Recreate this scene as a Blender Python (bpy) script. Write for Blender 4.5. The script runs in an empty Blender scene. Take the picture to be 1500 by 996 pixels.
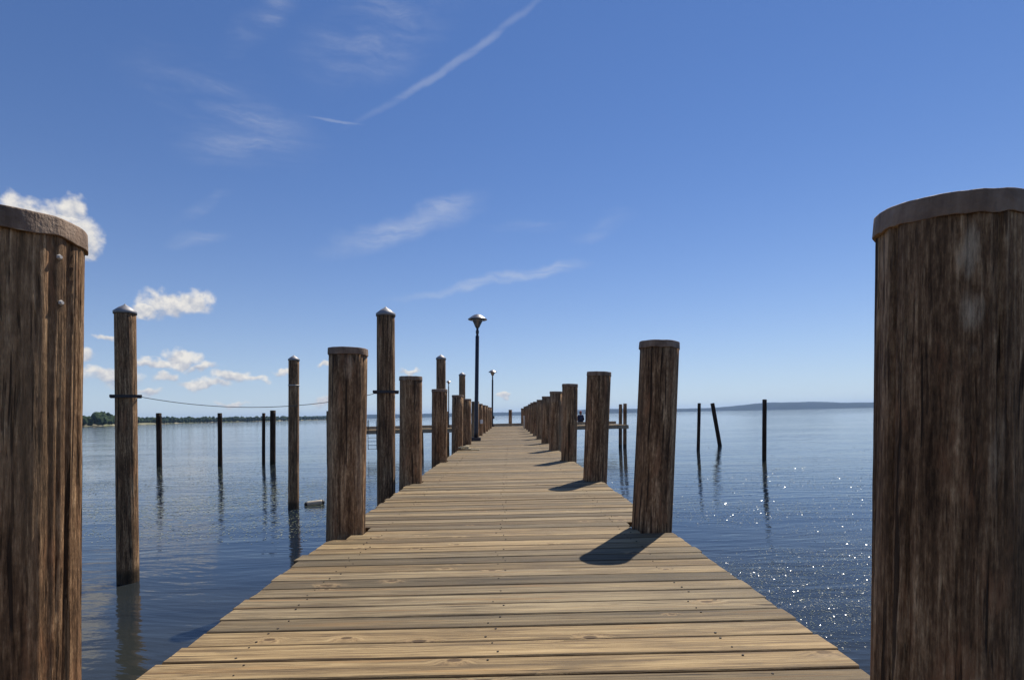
import bpy, bmesh, math, random
from mathutils import Vector, Matrix, noise

random.seed(7)
R = math.radians
SC = bpy.context.scene
COL = SC.collection

# ------------------------------------------------------------------ camera
F = 820.0                      # focal length in pixels of a 1500 px wide frame
CX, CY = 746.0, 608.0          # where the level optical axis meets the frame
ROLL = R(1.235)
EYE = 0.884                    # above the deck (deck top is z = 0)
WATER = -1.766
cam_d = bpy.data.cameras.new('camera')
cam = bpy.data.objects.new('camera', cam_d)
COL.objects.link(cam)
cam_d.sensor_fit = 'HORIZONTAL'
cam_d.sensor_width = 36.0
cam_d.lens = 36.0 * F / 1500.0
cam_d.shift_x = (750 - CX) / 1500.0
cam_d.shift_y = (CY - 498) / 1500.0
cam_d.clip_start = 0.05
cam_d.clip_end = 60000
m = Matrix.Rotation(R(90), 4, 'X') @ Matrix.Rotation(-ROLL, 4, 'Z')
m.translation = Vector((0, 0, EYE))
cam.matrix_world = m
SC.camera = cam

# ------------------------------------------------------------------ sun, exposure
SUN_EL, SUN_AZ = R(52), R(33.5)          # azimuth clockwise from +Y (towards +X)
sd = Vector((math.sin(SUN_AZ) * math.cos(SUN_EL), math.cos(SUN_AZ) * math.cos(SUN_EL), math.sin(SUN_EL)))
sl = bpy.data.lights.new('sun', 'SUN')
sl.energy = 4.2
sl.angle = R(0.53)
sl.color = (1.0, 0.93, 0.82)
sun = bpy.data.objects.new('sun', sl)
COL.objects.link(sun)
sun.rotation_euler = sd.to_track_quat('Z', 'Y').to_euler()
vs = SC.view_settings
vs.view_transform = 'Standard'
vs.look = 'None'
vs.exposure = 0.35
vs.gamma = 1.0
vs.use_curve_mapping = False
SC.render.engine = 'CYCLES'
SC.cycles.use_denoising = True
SC.cycles.max_bounces = 8
SC.cycles.volume_bounces = 0
SC.cycles.sample_clamp_indirect = 6.0
SC.cycles.caustics_reflective = False
SC.cycles.caustics_refractive = False


# ------------------------------------------------------------------ picture -> place
def ray(px, py):
    u, v = px - CX, CY - py
    c, s = math.cos(ROLL), math.sin(ROLL)
    return Vector(((u * c + v * s) / F, 1.0, (-u * s + v * c) / F))


def on_plane(px, py, z):
    d = ray(px, py)
    return Vector((0, 0, EYE)) + d * ((z - EYE) / d.z)


def at_depth(px, py, y):
    return Vector((0, 0, EYE)) + ray(px, py) * y


def azel(px, py):
    d = ray(px, py)
    return math.degrees(math.atan2(d.x, d.y)), math.degrees(math.atan2(d.z, math.hypot(d.x, d.y)))


# ------------------------------------------------------------------ node helper
class NT:
    def __init__(self, tree):
        self.t = tree
        self.n = tree.nodes
        self.n.clear()

    def new(self, kind, **kw):
        nd = self.n.new(kind)
        for k, v in kw.items():
            setattr(nd, k, v)
        return nd

    def put(self, sock, v):
        if isinstance(v, bpy.types.NodeSocket):
            self.t.links.new(v, sock)
        else:
            sock.default_value = v

    def math(self, op, a, b=0.0, c=None, clamp=False):
        nd = self.new('ShaderNodeMath', operation=op, use_clamp=clamp)
        self.put(nd.inputs[0], a)
        self.put(nd.inputs[1], b)
        if c is not None:
            self.put(nd.inputs[2], c)
        return nd.outputs[0]

    def vmath(self, op, a, b=(0, 0, 0), scale=None):
        nd = self.new('ShaderNodeVectorMath', operation=op)
        self.put(nd.inputs[0], a)
        if op not in ('LENGTH', 'SCALE', 'NORMALIZE'):
            self.put(nd.inputs[1], b)
        if scale is not None:
            self.put(nd.inputs['Scale'], scale)
        return nd.outputs['Value'] if op in ('LENGTH', 'DOT_PRODUCT', 'DISTANCE') else nd.outputs[0]

    def mapping(self, v, loc=(0, 0, 0), rot=(0, 0, 0), scale=(1, 1, 1), kind='POINT'):
        nd = self.new('ShaderNodeMapping', vector_type=kind)
        self.put(nd.inputs['Vector'], v)
        if kind != 'VECTOR':
            self.put(nd.inputs['Location'], loc)
        self.put(nd.inputs['Rotation'], rot)
        self.put(nd.inputs['Scale'], scale)
        return nd.outputs[0]

    def noise(self, v, scale=5.0, detail=4.0, rough=0.5, dist=0.0, color=False):
        nd = self.new('ShaderNodeTexNoise')
        self.put(nd.inputs['Vector'], v)
        self.put(nd.inputs['Scale'], scale)
        nd.inputs['Detail'].default_value = detail
        nd.inputs['Roughness'].default_value = rough
        nd.inputs['Distortion'].default_value = dist
        return nd.outputs['Color'] if color else nd.outputs['Fac']

    def ramp(self, f, lo, hi, smooth=True, a=0.0, b=1.0):
        nd = self.new('ShaderNodeMapRange', interpolation_type='SMOOTHSTEP' if smooth else 'LINEAR')
        self.put(nd.inputs['Value'], f)
        nd.inputs['From Min'].default_value = lo
        nd.inputs['From Max'].default_value = hi
        nd.inputs['To Min'].default_value = a
        nd.inputs['To Max'].default_value = b
        return nd.outputs[0]

    def colors(self, f, stops):
        nd = self.new('ShaderNodeValToRGB')
        el = nd.color_ramp.elements
        while len(el) < len(stops):
            el.new(0.5)
        for e, (p, c) in zip(el, stops):
            e.position = p
            e.color = (*c, 1)
        self.put(nd.inputs[0], f)
        return nd.outputs[0]

    def mix(self, f, a, b, mode='MIX'):
        nd = self.new('ShaderNodeMix', data_type='RGBA', blend_type=mode)
        self.put(nd.inputs[0], f)
        self.put(nd.inputs[6], a if isinstance(a, bpy.types.NodeSocket) else (*a, 1))
        self.put(nd.inputs[7], b if isinstance(b, bpy.types.NodeSocket) else (*b, 1))
        return nd.outputs[2]

    def bump(self, h, strength=0.5, distance=0.01, normal=None):
        nd = self.new('ShaderNodeBump')
        self.put(nd.inputs['Height'], h)
        nd.inputs['Strength'].default_value = strength
        nd.inputs['Distance'].default_value = distance
        if normal is not None:
            self.put(nd.inputs['Normal'], normal)
        return nd.outputs[0]


def material(name):
    mt = bpy.data.materials.new(name)
    mt.use_nodes = True
    nt = NT(mt.node_tree)
    out = nt.new('ShaderNodeOutputMaterial')
    bs = nt.new('ShaderNodeBsdfPrincipled')
    nt.t.links.new(bs.outputs[0], out.inputs['Surface'])
    return mt, nt, bs


# ------------------------------------------------------------------ world: sky with clouds
world = bpy.data.worlds.new('World')
SC.world = world
world.use_nodes = True
nt = NT(world.node_tree)
wout = nt.new('ShaderNodeOutputWorld')
bg = nt.new('ShaderNodeBackground')
nt.t.links.new(bg.outputs[0], wout.inputs['Surface'])
sky = nt.new('ShaderNodeTexSky', sky_type='NISHITA')
sky.sun_disc = False
sky.sun_elevation = SUN_EL
sky.sun_rotation = SUN_AZ
sky.altitude = 0
sky.air_density = 1.0
sky.dust_density = 0.0
sky.ozone_density = 6.0
SKY_STRENGTH = 0.1
bg.inputs['Strength'].default_value = SKY_STRENGTH
tc = nt.new('ShaderNodeTexCoord')
sep = nt.new('ShaderNodeSeparateXYZ')
nt.put(sep.inputs[0], tc.outputs['Generated'])
az = nt.math('MULTIPLY', nt.math('ARCTAN2', sep.outputs[0], sep.outputs[1]), 57.2958)
el = nt.math('MULTIPLY', nt.math('ARCSINE', sep.outputs[2]), 57.2958)
cmb = nt.new('ShaderNodeCombineXYZ')
nt.put(cmb.inputs[0], az)
nt.put(cmb.inputs[1], el)
ae = cmb.outputs[0]                                   # (azimuth, elevation) in degrees


def segment(x0, y0, x1, y1, half):
    """a long thin streak given by its two ends, as (azimuth, elevation, half length, half width, turn)"""
    (a0, e0), (a1, e1) = azel(x0, y0), azel(x1, y1)
    return ('deg', (a0 + a1) / 2, (e0 + e1) / 2, math.hypot(a1 - a0, e1 - e0) / 2, half * 0.055, math.degrees(math.atan2(e1 - e0, a1 - a0)))


def sky_blobs(coord, spots, heights=False):
    """largest of 1 - distance over a list of (px, py, half width px, half height px, turn in degrees)"""
    acc = None
    for sp in spots:
        if sp[0] == 'deg':
            v = nt.mapping(coord, (sp[1], sp[2], 0), (0, 0, R(sp[5])), (sp[3], sp[4], 1), 'TEXTURE')
            d = nt.math('SUBTRACT', 1.0, nt.vmath('LENGTH', v))
            acc = d if acc is None else nt.math('MAXIMUM', acc, d)
            continue
        (px, py, w, h, turn) = sp
        a, e = azel(px, py)
        a2, _ = azel(px + 10, py)
        k = (a2 - a) / 10.0
        v = nt.mapping(coord, (a, e, 0), (0, 0, R(turn)), (w * k, h * k, 1), 'TEXTURE')
        d = nt.math('SUBTRACT', 1.0, nt.vmath('LENGTH', v))
        if heights:
            sv = nt.new('ShaderNodeSeparateXYZ')
            nt.put(sv.inputs[0], v)
            if acc is None:
                hacc = sv.outputs[1]
            else:
                g = nt.math('GREATER_THAN', d, acc)
                mx = nt.new('ShaderNodeMix')
                nt.put(mx.inputs[0], g)
                nt.put(mx.inputs[2], hacc)
                nt.put(mx.inputs[3], sv.outputs[1])
                hacc = mx.outputs[0]
        acc = d if acc is None else nt.math('MAXIMUM', acc, d)
    return (acc, hacc) if heights else acc


# heaped clouds low on one side of the sky
w1 = nt.noise(ae, 0.5, 3, 0.5, color=True)
warp = nt.vmath('SCALE', nt.vmath('SUBTRACT', w1, (0.5, 0.5, 0.5)), scale=2.4)
aew = nt.vmath('ADD', ae, warp)
CUM = [(60, 324, 75, 40, 0), (-30, 335, 60, 70, 0), (120, 348, 36, 36, 0), (98, 308, 30, 24, 0),
       (255, 446, 52, 20, 0), (285, 443, 28, 18, 0), (215, 452, 30, 12, 0),
       (265, 525, 30, 14, 0), (222, 529, 34, 8, 0), (298, 537, 34, 9, 0), (243, 550, 18, 12, 0),
       (300, 563, 38, 11, 0), (345, 553, 34, 13, 0), (368, 553, 22, 6, 0), (412, 546, 16, 6, 0),
       (165, 552, 52, 15, 0), (130, 522, 14, 16, 0), (148, 490, 20, 7, 0), (215, 577, 24, 8, 0), (340, 592, 26, 5, 0),
       (478, 535, 14, 5, 0), (480, 588, 22, 8, 0), (592, 536, 0.1, 0.1, 0), (598, 540, 17, 5, 0), (738, 581, 12, 5, 0),
       (-160, 480, 90, 34, 0), (-330, 400, 120, 50, 0), (-260, 560, 130, 24, 0)]
dens, hgt = sky_blobs(aew, CUM, True)
puff = nt.noise(ae, 1.1, 4, 0.52)
dens2 = nt.math('ADD', dens, nt.math('MULTIPLY', nt.math('SUBTRACT', puff, 0.5), 1.1))
cum_a = nt.math('MULTIPLY', nt.ramp(dens2, -0.18, 0.55), 0.94)
# the same sort of cloud further round the horizon
rnd = nt.noise(nt.mapping(ae, scale=(0.06, 0.16, 1)), 1.0, 6, 0.55)
away = nt.math('MULTIPLY', nt.ramp(nt.math('ABSOLUTE', nt.math('ADD', az, -10)), 75, 100), nt.ramp(el, 30, 4))
far_a = nt.math('MULTIPLY', nt.ramp(rnd, 0.54, 0.64), away)
lit = nt.noise(nt.mapping(ae, loc=(-0.12, -0.40, 0)), 1.1, 4, 0.52)
shade = nt.math('ADD', nt.math('MULTIPLY', nt.math('SUBTRACT', puff, lit), 2.2), nt.math('MULTIPLY', nt.math('MINIMUM', nt.math('MAXIMUM', hgt, -1.0), 1.0), 0.55))
ccol = nt.colors(nt.ramp(shade, -0.6, 0.45, False), [(0.0, (3.5, 3.8, 4.5)), (0.5, (5.3, 5.25, 5.3)), (1.0, (6.9, 6.6, 6.1))])
# thin high wisps
st = nt.mapping(ae, rot=(0, 0, R(-22)), scale=(0.09, 0.5, 1))
stn = nt.noise(st, 1.0, 6, 0.6, 0.6)
wisp_v = nt.vmath('ADD', ae, nt.vmath('SCALE', nt.vmath('SUBTRACT', nt.noise(ae, 0.16, 4, 0.55, color=True), (0.5, 0.5, 0.5)), scale=3.0))
LINE = [segment(478, 200, 850, -58, 9), segment(440, 168, 540, 184, 3)]
line = sky_blobs(nt.vmath('ADD', ae, nt.vmath('SCALE', nt.vmath('SUBTRACT', nt.noise(ae, 0.5, 4, 0.5, color=True), (0.5, 0.5, 0.5)), scale=0.55)), LINE)
line_a = nt.math('MULTIPLY', nt.math('MULTIPLY', nt.ramp(line, 0.0, 0.8), nt.ramp(stn, 0.2, 0.6, True, 0.2, 1.0)), 0.20)
MAIN = [segment(440, 372, 730, 280, 34), segment(580, 315, 712, 284, 24), segment(540, 444, 890, 374, 13), segment(720, 412, 880, 376, 16)]
PATCH = [(340, 165, 170, 70, -14), (350, 205, 120, 34, 14), (300, 300, 70, 12, 34), (290, 345, 60, 16, 10), (560, 45, 160, 60, 24), (385, 30, 90, 34, 44),
         (790, 328, 100, 10, -3), (880, 330, 60, 20, 10), (-200, 120, 200, 90, 20), (1750, 160, 260, 80, 15), (900, -250, 300, 90, 25)]
patch = sky_blobs(wisp_v, PATCH)
main = sky_blobs(wisp_v, MAIN)
patch_a = nt.math('MULTIPLY', nt.math('MULTIPLY', nt.ramp(patch, -0.05, 0.9), nt.ramp(stn, 0.30, 0.80)), 0.24)
fib = nt.noise(nt.mapping(wisp_v, rot=(0, 0, R(-16)), scale=(0.14, 1.5, 1)), 1.0, 6, 0.65, 0.3)
main_a = nt.math('MULTIPLY', nt.math('MULTIPLY', nt.ramp(main, -0.02, 0.85), nt.ramp(fib, 0.25, 0.68, True, 0.25, 1.0)), 0.34)
patch_a = nt.math('ADD', nt.math('MULTIPLY', patch_a, nt.ramp(fib, 0.28, 0.7, True, 0.3, 1.25)), main_a)
thin = nt.math('ADD', line_a, patch_a, clamp=True)
gm = nt.new('ShaderNodeGamma')
nt.put(gm.inputs[0], nt.vmath('SCALE', sky.outputs[0], scale=0.1))
gm.inputs[1].default_value = 0.86
sky_c = nt.vmath('MULTIPLY', gm.outputs[0], (4.2, 5.2, 7.1))
mist = nt.math('MULTIPLY', nt.math('POWER', 2.718, nt.math('MULTIPLY', nt.math('MAXIMUM', el, 0.0), -0.145)), 0.70)
sky_c = nt.mix(mist, sky_c, (5.7, 6.45, 6.95))
c1 = nt.mix(thin, sky_c, (5.2, 5.4, 5.9))
c2 = nt.mix(nt.math('MAXIMUM', cum_a, far_a), c1, ccol)
nt.put(bg.inputs['Color'], c2)


# ------------------------------------------------------------------ object helpers
def link(name, me, mat=None, parent=None):
    o = bpy.data.objects.new(name, me)
    COL.objects.link(o)
    if mat is not None and me is not None and not me.materials:
        me.materials.append(mat)
    o.parent = parent
    return o


def tag(o, label=None, cat=None, group=None, kind=None):
    if label:
        o['label'] = label
    if cat:
        o['category'] = cat
    if group:
        o['group'] = group
    if kind:
        o['kind'] = kind
    return o


def thing(name, loc, label, cat, group=None):
    o = bpy.data.objects.new(name, None)
    o.empty_display_size = 0.2
    COL.objects.link(o)
    o.location = loc
    return tag(o, label, cat, group)


def mesh(name, verts, faces, smooth=False):
    me = bpy.data.meshes.new(name)
    me.from_pydata([tuple(v) for v in verts], [], faces)
    if smooth:
        me.polygons.foreach_set('use_smooth', [True] * len(me.polygons))
    me.update()
    return me


def box_data(x0, x1, y0, y1, z0, z1, V, Fc):
    b = len(V)
    V += [(x0, y0, z0), (x1, y0, z0), (x1, y1, z0), (x0, y1, z0), (x0, y0, z1), (x1, y0, z1), (x1, y1, z1), (x0, y1, z1)]
    Fc += [(b, b + 3, b + 2, b + 1), (b + 4, b + 5, b + 6, b + 7), (b, b + 1, b + 5, b + 4), (b + 1, b + 2, b + 6, b + 5),
           (b + 2, b + 3, b + 7, b + 6), (b + 3, b, b + 4, b + 7)]


def box(name, x0, x1, y0, y1, z0, z1, bevel=0.0):
    V, Fc = [], []
    box_data(x0, x1, y0, y1, z0, z1, V, Fc)
    me = mesh(name, V, Fc)
    if bevel:
        bm = bmesh.new()
        bm.from_mesh(me)
        bmesh.ops.bevel(bm, geom=bm.edges[:], offset=bevel, segments=2, affect='EDGES')
        bm.to_mesh(me)
        bm.free()
    return me


def lathe(name, prof, seg=24, smooth=True, closed_top=True, closed_bottom=True, jitter=None):
    V, Fc = [], []
    for i, (r, z) in enumerate(prof):
        for k in range(seg):
            a = 2 * math.pi * k / seg
            rr, zz = (r, z) if jitter is None else jitter(r, z, a, i)
            V.append((rr * math.cos(a), rr * math.sin(a), zz))
    for i in range(len(prof) - 1):
        for k in range(seg):
            k2 = (k + 1) % seg
            Fc.append((i * seg + k, i * seg + k2, (i + 1) * seg + k2, (i + 1) * seg + k))
    if closed_bottom:
        Fc.append(tuple(range(seg - 1, -1, -1)))
    if closed_top:
        b = (len(prof) - 1) * seg
        Fc.append(tuple(range(b, b + seg)))
    me = mesh(name, V, Fc)
    if smooth:
        for p in me.polygons:
            p.use_smooth = len(p.vertices) == 4
    return me


def tube(name, pts, rad, seg=8):
    V, Fc = [], []
    n = len(pts)
    for i, p in enumerate(pts):
        t = (Vector(pts[min(i + 1, n - 1)]) - Vector(pts[max(i - 1, 0)])).normalized()
        up = Vector((0, 0, 1)) if abs(t.z) < 0.95 else Vector((0, 1, 0))
        s = t.cross(up).normalized()
        q = s.cross(t)
        rr = rad(i / (n - 1)) if callable(rad) else rad
        for k in range(seg):
            a = 2 * math.pi * k / seg
            V.append(Vector(p) + (s * math.cos(a) + q * math.sin(a)) * rr)
    for i in range(n - 1):
        for k in range(seg):
            k2 = (k + 1) % seg
            Fc.append((i * seg + k, i * seg + k2, (i + 1) * seg + k2, (i + 1) * seg + k))
    Fc.append(tuple(range(seg - 1, -1, -1)))
    Fc.append(tuple(range((n - 1) * seg, n * seg)))
    return mesh(name, V, Fc, True)


# ------------------------------------------------------------------ materials
def mat_plank():
    mt, nt, bs = material('weathered_plank')
    tcn = nt.new('ShaderNodeTexCoord')
    oi = nt.new('ShaderNodeObjectInfo')
    rnd = oi.outputs['Random']
    off = nt.new('ShaderNodeCombineXYZ')
    nt.put(off.inputs[0], nt.math('MULTIPLY', rnd, 37.0))
    nt.put(off.inputs[1], nt.math('MULTIPLY', rnd, 91.0))
    nt.put(off.inputs[2], nt.math('MULTIPLY', rnd, 13.0))
    p = nt.vmath('ADD', tcn.outputs['Object'], off.outputs[0])
    # knots: they bend the grain round them
    kv = nt.mapping(p, scale=(3.0, 6.3, 0.0))
    vor = nt.new('ShaderNodeTexVoronoi', voronoi_dimensions='2D')
    nt.put(vor.inputs['Vector'], kv)
    vor.inputs['Scale'].default_value = 1.0
    vor.inputs['Randomness'].default_value = 1.0
    kd = vor.outputs['Distance']
    ksep = nt.new('ShaderNodeSeparateColor')
    nt.put(ksep.inputs[0], vor.outputs['Color'])
    kon = nt.ramp(ksep.outputs[0], 0.76, 0.79)
    ksize = nt.math('MULTIPLY_ADD', ksep.outputs[1], 0.07, 0.05)
    kn = nt.math('MULTIPLY', nt.ramp(nt.math('DIVIDE', kd, ksize), 1.0, 0.65), kon)
    halo = nt.math('MULTIPLY', nt.ramp(nt.math('DIVIDE', kd, ksize), 3.6, 0.8), kon)
    bend = nt.new('ShaderNodeCombineXYZ')
    nt.put(bend.inputs[1], nt.math('MULTIPLY', halo, 0.035))
    pg = nt.vmath('ADD', p, bend.outputs[0])
    big = nt.noise(nt.mapping(pg, scale=(0.55, 7, 7)), 1.0, 3, 0.5)
    pg2 = nt.vmath('ADD', pg, nt.vmath('SCALE', nt.noise(nt.mapping(p, scale=(1.2, 5, 5)), 1.0, 2, 0.5, color=True), scale=0.03))
    grain = nt.noise(nt.mapping(pg2, scale=(2.4, 120, 120)), 1.0, 5, 0.7)
    fine = nt.noise(nt.mapping(pg, scale=(9, 320, 320)), 1.0, 3, 0.6)
    streak = nt.noise(nt.mapping(pg2, scale=(0.8, 30, 30)), 1.0, 4, 0.6)
    fleck = nt.noise(nt.mapping(p, scale=(4, 14, 14)), 1.0, 4, 0.6)
    tone = nt.math('ADD', nt.math('MULTIPLY', grain, 0.6), nt.math('MULTIPLY', streak, 0.4))
    base = nt.colors(nt.ramp(tone, 0.36, 0.64, False), [(0.0, (0.075, 0.05, 0.029)), (0.3, (0.20, 0.145, 0.088)), (0.62, (0.39, 0.30, 0.19)), (1.0, (0.56, 0.455, 0.315))])
    grey = nt.colors(nt.ramp(tone, 0.36, 0.64, False), [(0.0, (0.065, 0.05, 0.036)), (0.35, (0.19, 0.155, 0.112)), (1.0, (0.47, 0.405, 0.31))])
    warm = nt.ramp(nt.math('ADD', nt.math('MULTIPLY', big, 0.8), nt.math('MULTIPLY', rnd, 0.5)), 0.50, 0.84)
    col = nt.mix(warm, grey, base)
    orange = nt.ramp(nt.noise(nt.mapping(pg2, scale=(0.9, 22, 22)), 1.3, 3, 0.5), 0.58, 0.74)
    col = nt.mix(nt.math('MULTIPLY', orange, 0.55), col, (0.40, 0.245, 0.115))
    wn = nt.new('ShaderNodeTexWhiteNoise', noise_dimensions='1D')
    nt.put(wn.inputs['W'], nt.math('MULTIPLY', rnd, 517.0))
    val = nt.ramp(wn.outputs['Value'], 0, 1, False, 0.36, 1.06)
    vv = nt.new('ShaderNodeCombineColor')
    for i in range(3):
        nt.put(vv.inputs[i], val)
    col = nt.mix(1.0, col, vv.outputs[0], 'MULTIPLY')
    col = nt.mix(nt.math('MULTIPLY', nt.ramp(fleck, 0.52, 0.72), 0.6), col, (0.15, 0.118, 0.082))
    crack = nt.ramp(nt.noise(nt.mapping(pg2, scale=(1.1, 60, 60)), 1.0, 2, 0.4), 0.335, 0.285)
    crack = nt.math('MULTIPLY', crack, nt.ramp(nt.noise(nt.mapping(p, scale=(2.2, 9, 9)), 1.0, 2, 0.5), 0.45, 0.6))
    osep = nt.new('ShaderNodeSeparateXYZ')
    nt.put(osep.inputs[0], tcn.outputs['Object'])
    edge = nt.math('ADD', nt.math('ABSOLUTE', osep.outputs[1]), nt.math('MULTIPLY', nt.math('SUBTRACT', nt.noise(nt.mapping(p, scale=(5, 2, 2)), 1.0, 4, 0.6), 0.5), 0.03))
    col = nt.mix(nt.math('MULTIPLY', nt.ramp(edge, 0.055, 0.070), 0.35), col, (0.085, 0.062, 0.042))
    stain = nt.ramp(nt.noise(nt.mapping(pg2, scale=(1.3, 17, 17)), 1.0, 5, 0.65), 0.53, 0.66)
    col = nt.mix(nt.math('MULTIPLY', stain, 0.5), col, (0.14, 0.105, 0.068))
    ring = nt.math('MULTIPLY', halo, nt.ramp(nt.noise(nt.vmath('SCALE', nt.vmath('ADD', p, (0, 0, 0)), scale=60.0), 1.0, 3, 0.5), 0.3, 0.7))
    col = nt.mix(nt.math('MULTIPLY', ring, 0.6), col, (0.42, 0.31, 0.20))
    col = nt.mix(nt.math('MULTIPLY', kn, 0.85), col, (0.075, 0.047, 0.028))
    col = nt.mix(nt.math('MULTIPLY', crack, 0.9), col, (0.03, 0.022, 0.016))
    col = nt.mix(1.0, col, (0.98, 0.88, 0.655), 'MULTIPLY')
    nt.put(bs.inputs['Base Color'], col)
    nt.put(bs.inputs['Roughness'], nt.ramp(grain, 0.3, 0.7, False, 0.62, 0.82))
    bs.inputs['Specular IOR Level'].default_value = 0.3
    h = nt.math('ADD', nt.math('MULTIPLY', grain, 0.7), nt.math('MULTIPLY', fine, 0.3))
    h = nt.math('SUBTRACT', h, nt.math('MULTIPLY', crack, 1.2))
    h = nt.math('SUBTRACT', h, nt.math('MULTIPLY', kn, 0.4))
    nt.put(bs.inputs['Normal'], nt.bump(h, 0.8, 0.006))
    return mt


def mat_pile(name, light=1.0, spots=(), tint=(1, 1, 1), wet=True):
    mt, nt, bs = material(name)
    tcn = nt.new('ShaderNodeTexCoord')
    oi = nt.new('ShaderNodeObjectInfo')
    off = nt.new('ShaderNodeCombineXYZ')
    nt.put(off.inputs[0], nt.math('MULTIPLY', oi.outputs['Random'], 57.0))
    nt.put(off.inputs[2], nt.math('MULTIPLY', oi.outputs['Random'], 31.0))
    obj = tcn.outputs['Object']
    p = nt.vmath('ADD', obj, off.outputs[0])
    pw = nt.vmath('ADD', p, nt.vmath('SCALE', nt.noise(nt.mapping(p, scale=(4, 4, 1.2)), 1.0, 2, 0.5, color=True), scale=0.05))
    streak = nt.noise(nt.mapping(pw, scale=(30, 30, 1.5)), 1.0, 6, 0.68)
    fleck = nt.noise(nt.mapping(p, scale=(70, 70, 26)), 1.0, 4, 0.7)
    fibre = nt.noise(nt.mapping(p, scale=(150, 150, 9)), 1.0, 4, 0.7)
    patch = nt.noise(nt.mapping(p, scale=(6, 6, 1.6)), 1.0, 5, 0.6)
    tone = nt.math('ADD', nt.math('MULTIPLY', streak, 0.41), nt.math('ADD', nt.math('MULTIPLY', fibre, 0.22), nt.math('ADD', nt.math('MULTIPLY', patch, 0.17), nt.math('MULTIPLY', fleck, 0.20))))
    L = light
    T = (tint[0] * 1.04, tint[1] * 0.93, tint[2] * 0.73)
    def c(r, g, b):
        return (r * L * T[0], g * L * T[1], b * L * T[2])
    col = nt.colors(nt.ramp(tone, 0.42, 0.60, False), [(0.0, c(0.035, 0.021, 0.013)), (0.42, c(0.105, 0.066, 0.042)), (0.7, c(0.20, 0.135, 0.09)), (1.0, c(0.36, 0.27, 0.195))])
    red = nt.ramp(nt.noise(nt.mapping(pw, scale=(11, 11, 2.5)), 1.0, 5, 0.65), 0.54, 0.70)
    col = nt.mix(nt.math('MULTIPLY', red, 0.5), col, c(0.24, 0.125, 0.075))
    grey = nt.ramp(nt.noise(nt.mapping(p, scale=(3, 3, 0.6)), 1.0, 3, 0.5), 0.5, 0.7)
    col = nt.mix(nt.math('MULTIPLY', grey, 0.3), col, c(0.21, 0.165, 0.12))
    fine = nt.noise(nt.mapping(p, scale=(420, 420, 16)), 1.0, 3, 0.6)
    crack = nt.ramp(nt.noise(nt.mapping(pw, scale=(38, 38, 1.0)), 1.0, 3, 0.45), 0.385, 0.35)
    tick = nt.ramp(nt.noise(nt.mapping(pw, scale=(120, 120, 7)), 1.0, 2, 0.4), 0.36, 0.29)
    dark = nt.math('MAXIMUM', nt.math('MULTIPLY', crack, 0.9), nt.math('MULTIPLY', tick, 0.55))
    col = nt.mix(dark, col, c(0.022, 0.015, 0.011))
    for (x, y, z, rx, rz, amt) in spots:
        q = nt.vmath('ADD', obj, nt.vmath('SCALE', nt.noise(nt.mapping(p, scale=(22, 22, 8)), 1.0, 3, 0.6, color=True), scale=0.05))
        d = nt.vmath('LENGTH', nt.mapping(q, (x + 0.025, y + 0.025, z + 0.025), (0, 0, 0), (rx, rx, rz), 'TEXTURE'))
        col = nt.mix(nt.math('MULTIPLY', nt.math('MULTIPLY', nt.ramp(d, 1.1, 0.45), nt.ramp(tone, 0.40, 0.56)), amt), col, (0.70, 0.53, 0.35))
    if wet:
        geo = nt.new('ShaderNodeNewGeometry')
        gs = nt.new('ShaderNodeSeparateXYZ')
        nt.put(gs.inputs[0], geo.outputs['Position'])
        zz = nt.math('SUBTRACT', gs.outputs[2], nt.math('MULTIPLY', streak, 0.25))
        w = nt.ramp(zz, WATER + 0.16, WATER + 0.02)
        col = nt.mix(nt.math('MULTIPLY', w, 0.8), col, (0.022, 0.02, 0.014))
    nt.put(bs.inputs['Base Color'], col)
    bs.inputs['Roughness'].default_value = 0.8
    bs.inputs['Specular IOR Level'].default_value = 0.25
    h = nt.math('ADD', nt.math('MULTIPLY', streak, 1.0), nt.math('ADD', nt.math('MULTIPLY', fibre, 0.6), nt.math('MULTIPLY', fine, 0.3)))
    h = nt.math('SUBTRACT', h, nt.math('MULTIPLY', dark, 0.8))
    nt.put(bs.inputs['Normal'], nt.bump(h, 0.9, 0.026))
    return mt


def mat_simple(name, col, rough=0.6, metal=0.0, var=0.25, scale=6.0, bump=0.0):
    mt, nt, bs = material(name)
    tcn = nt.new('ShaderNodeTexCoord')
    n = nt.noise(tcn.outputs['Object'], scale, 5, 0.6)
    dk = tuple(x * (1 - var) for x in col)
    lt = tuple(min(1, x * (1 + var)) for x in col)
    nt.put(bs.inputs['Base Color'], nt.mix(nt.ramp(n, 0.3, 0.7), dk, lt))
    nt.put(bs.inputs['Roughness'], nt.ramp(n, 0.3, 0.7, False, max(0.05, rough - 0.08), min(1, rough + 0.08)))
    bs.inputs['Metallic'].default_value = metal
    if bump:
        nt.put(bs.inputs['Normal'], nt.bump(nt.noise(tcn.outputs['Object'], scale * 6, 4, 0.6), 0.6, bump))
    return mt


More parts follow.
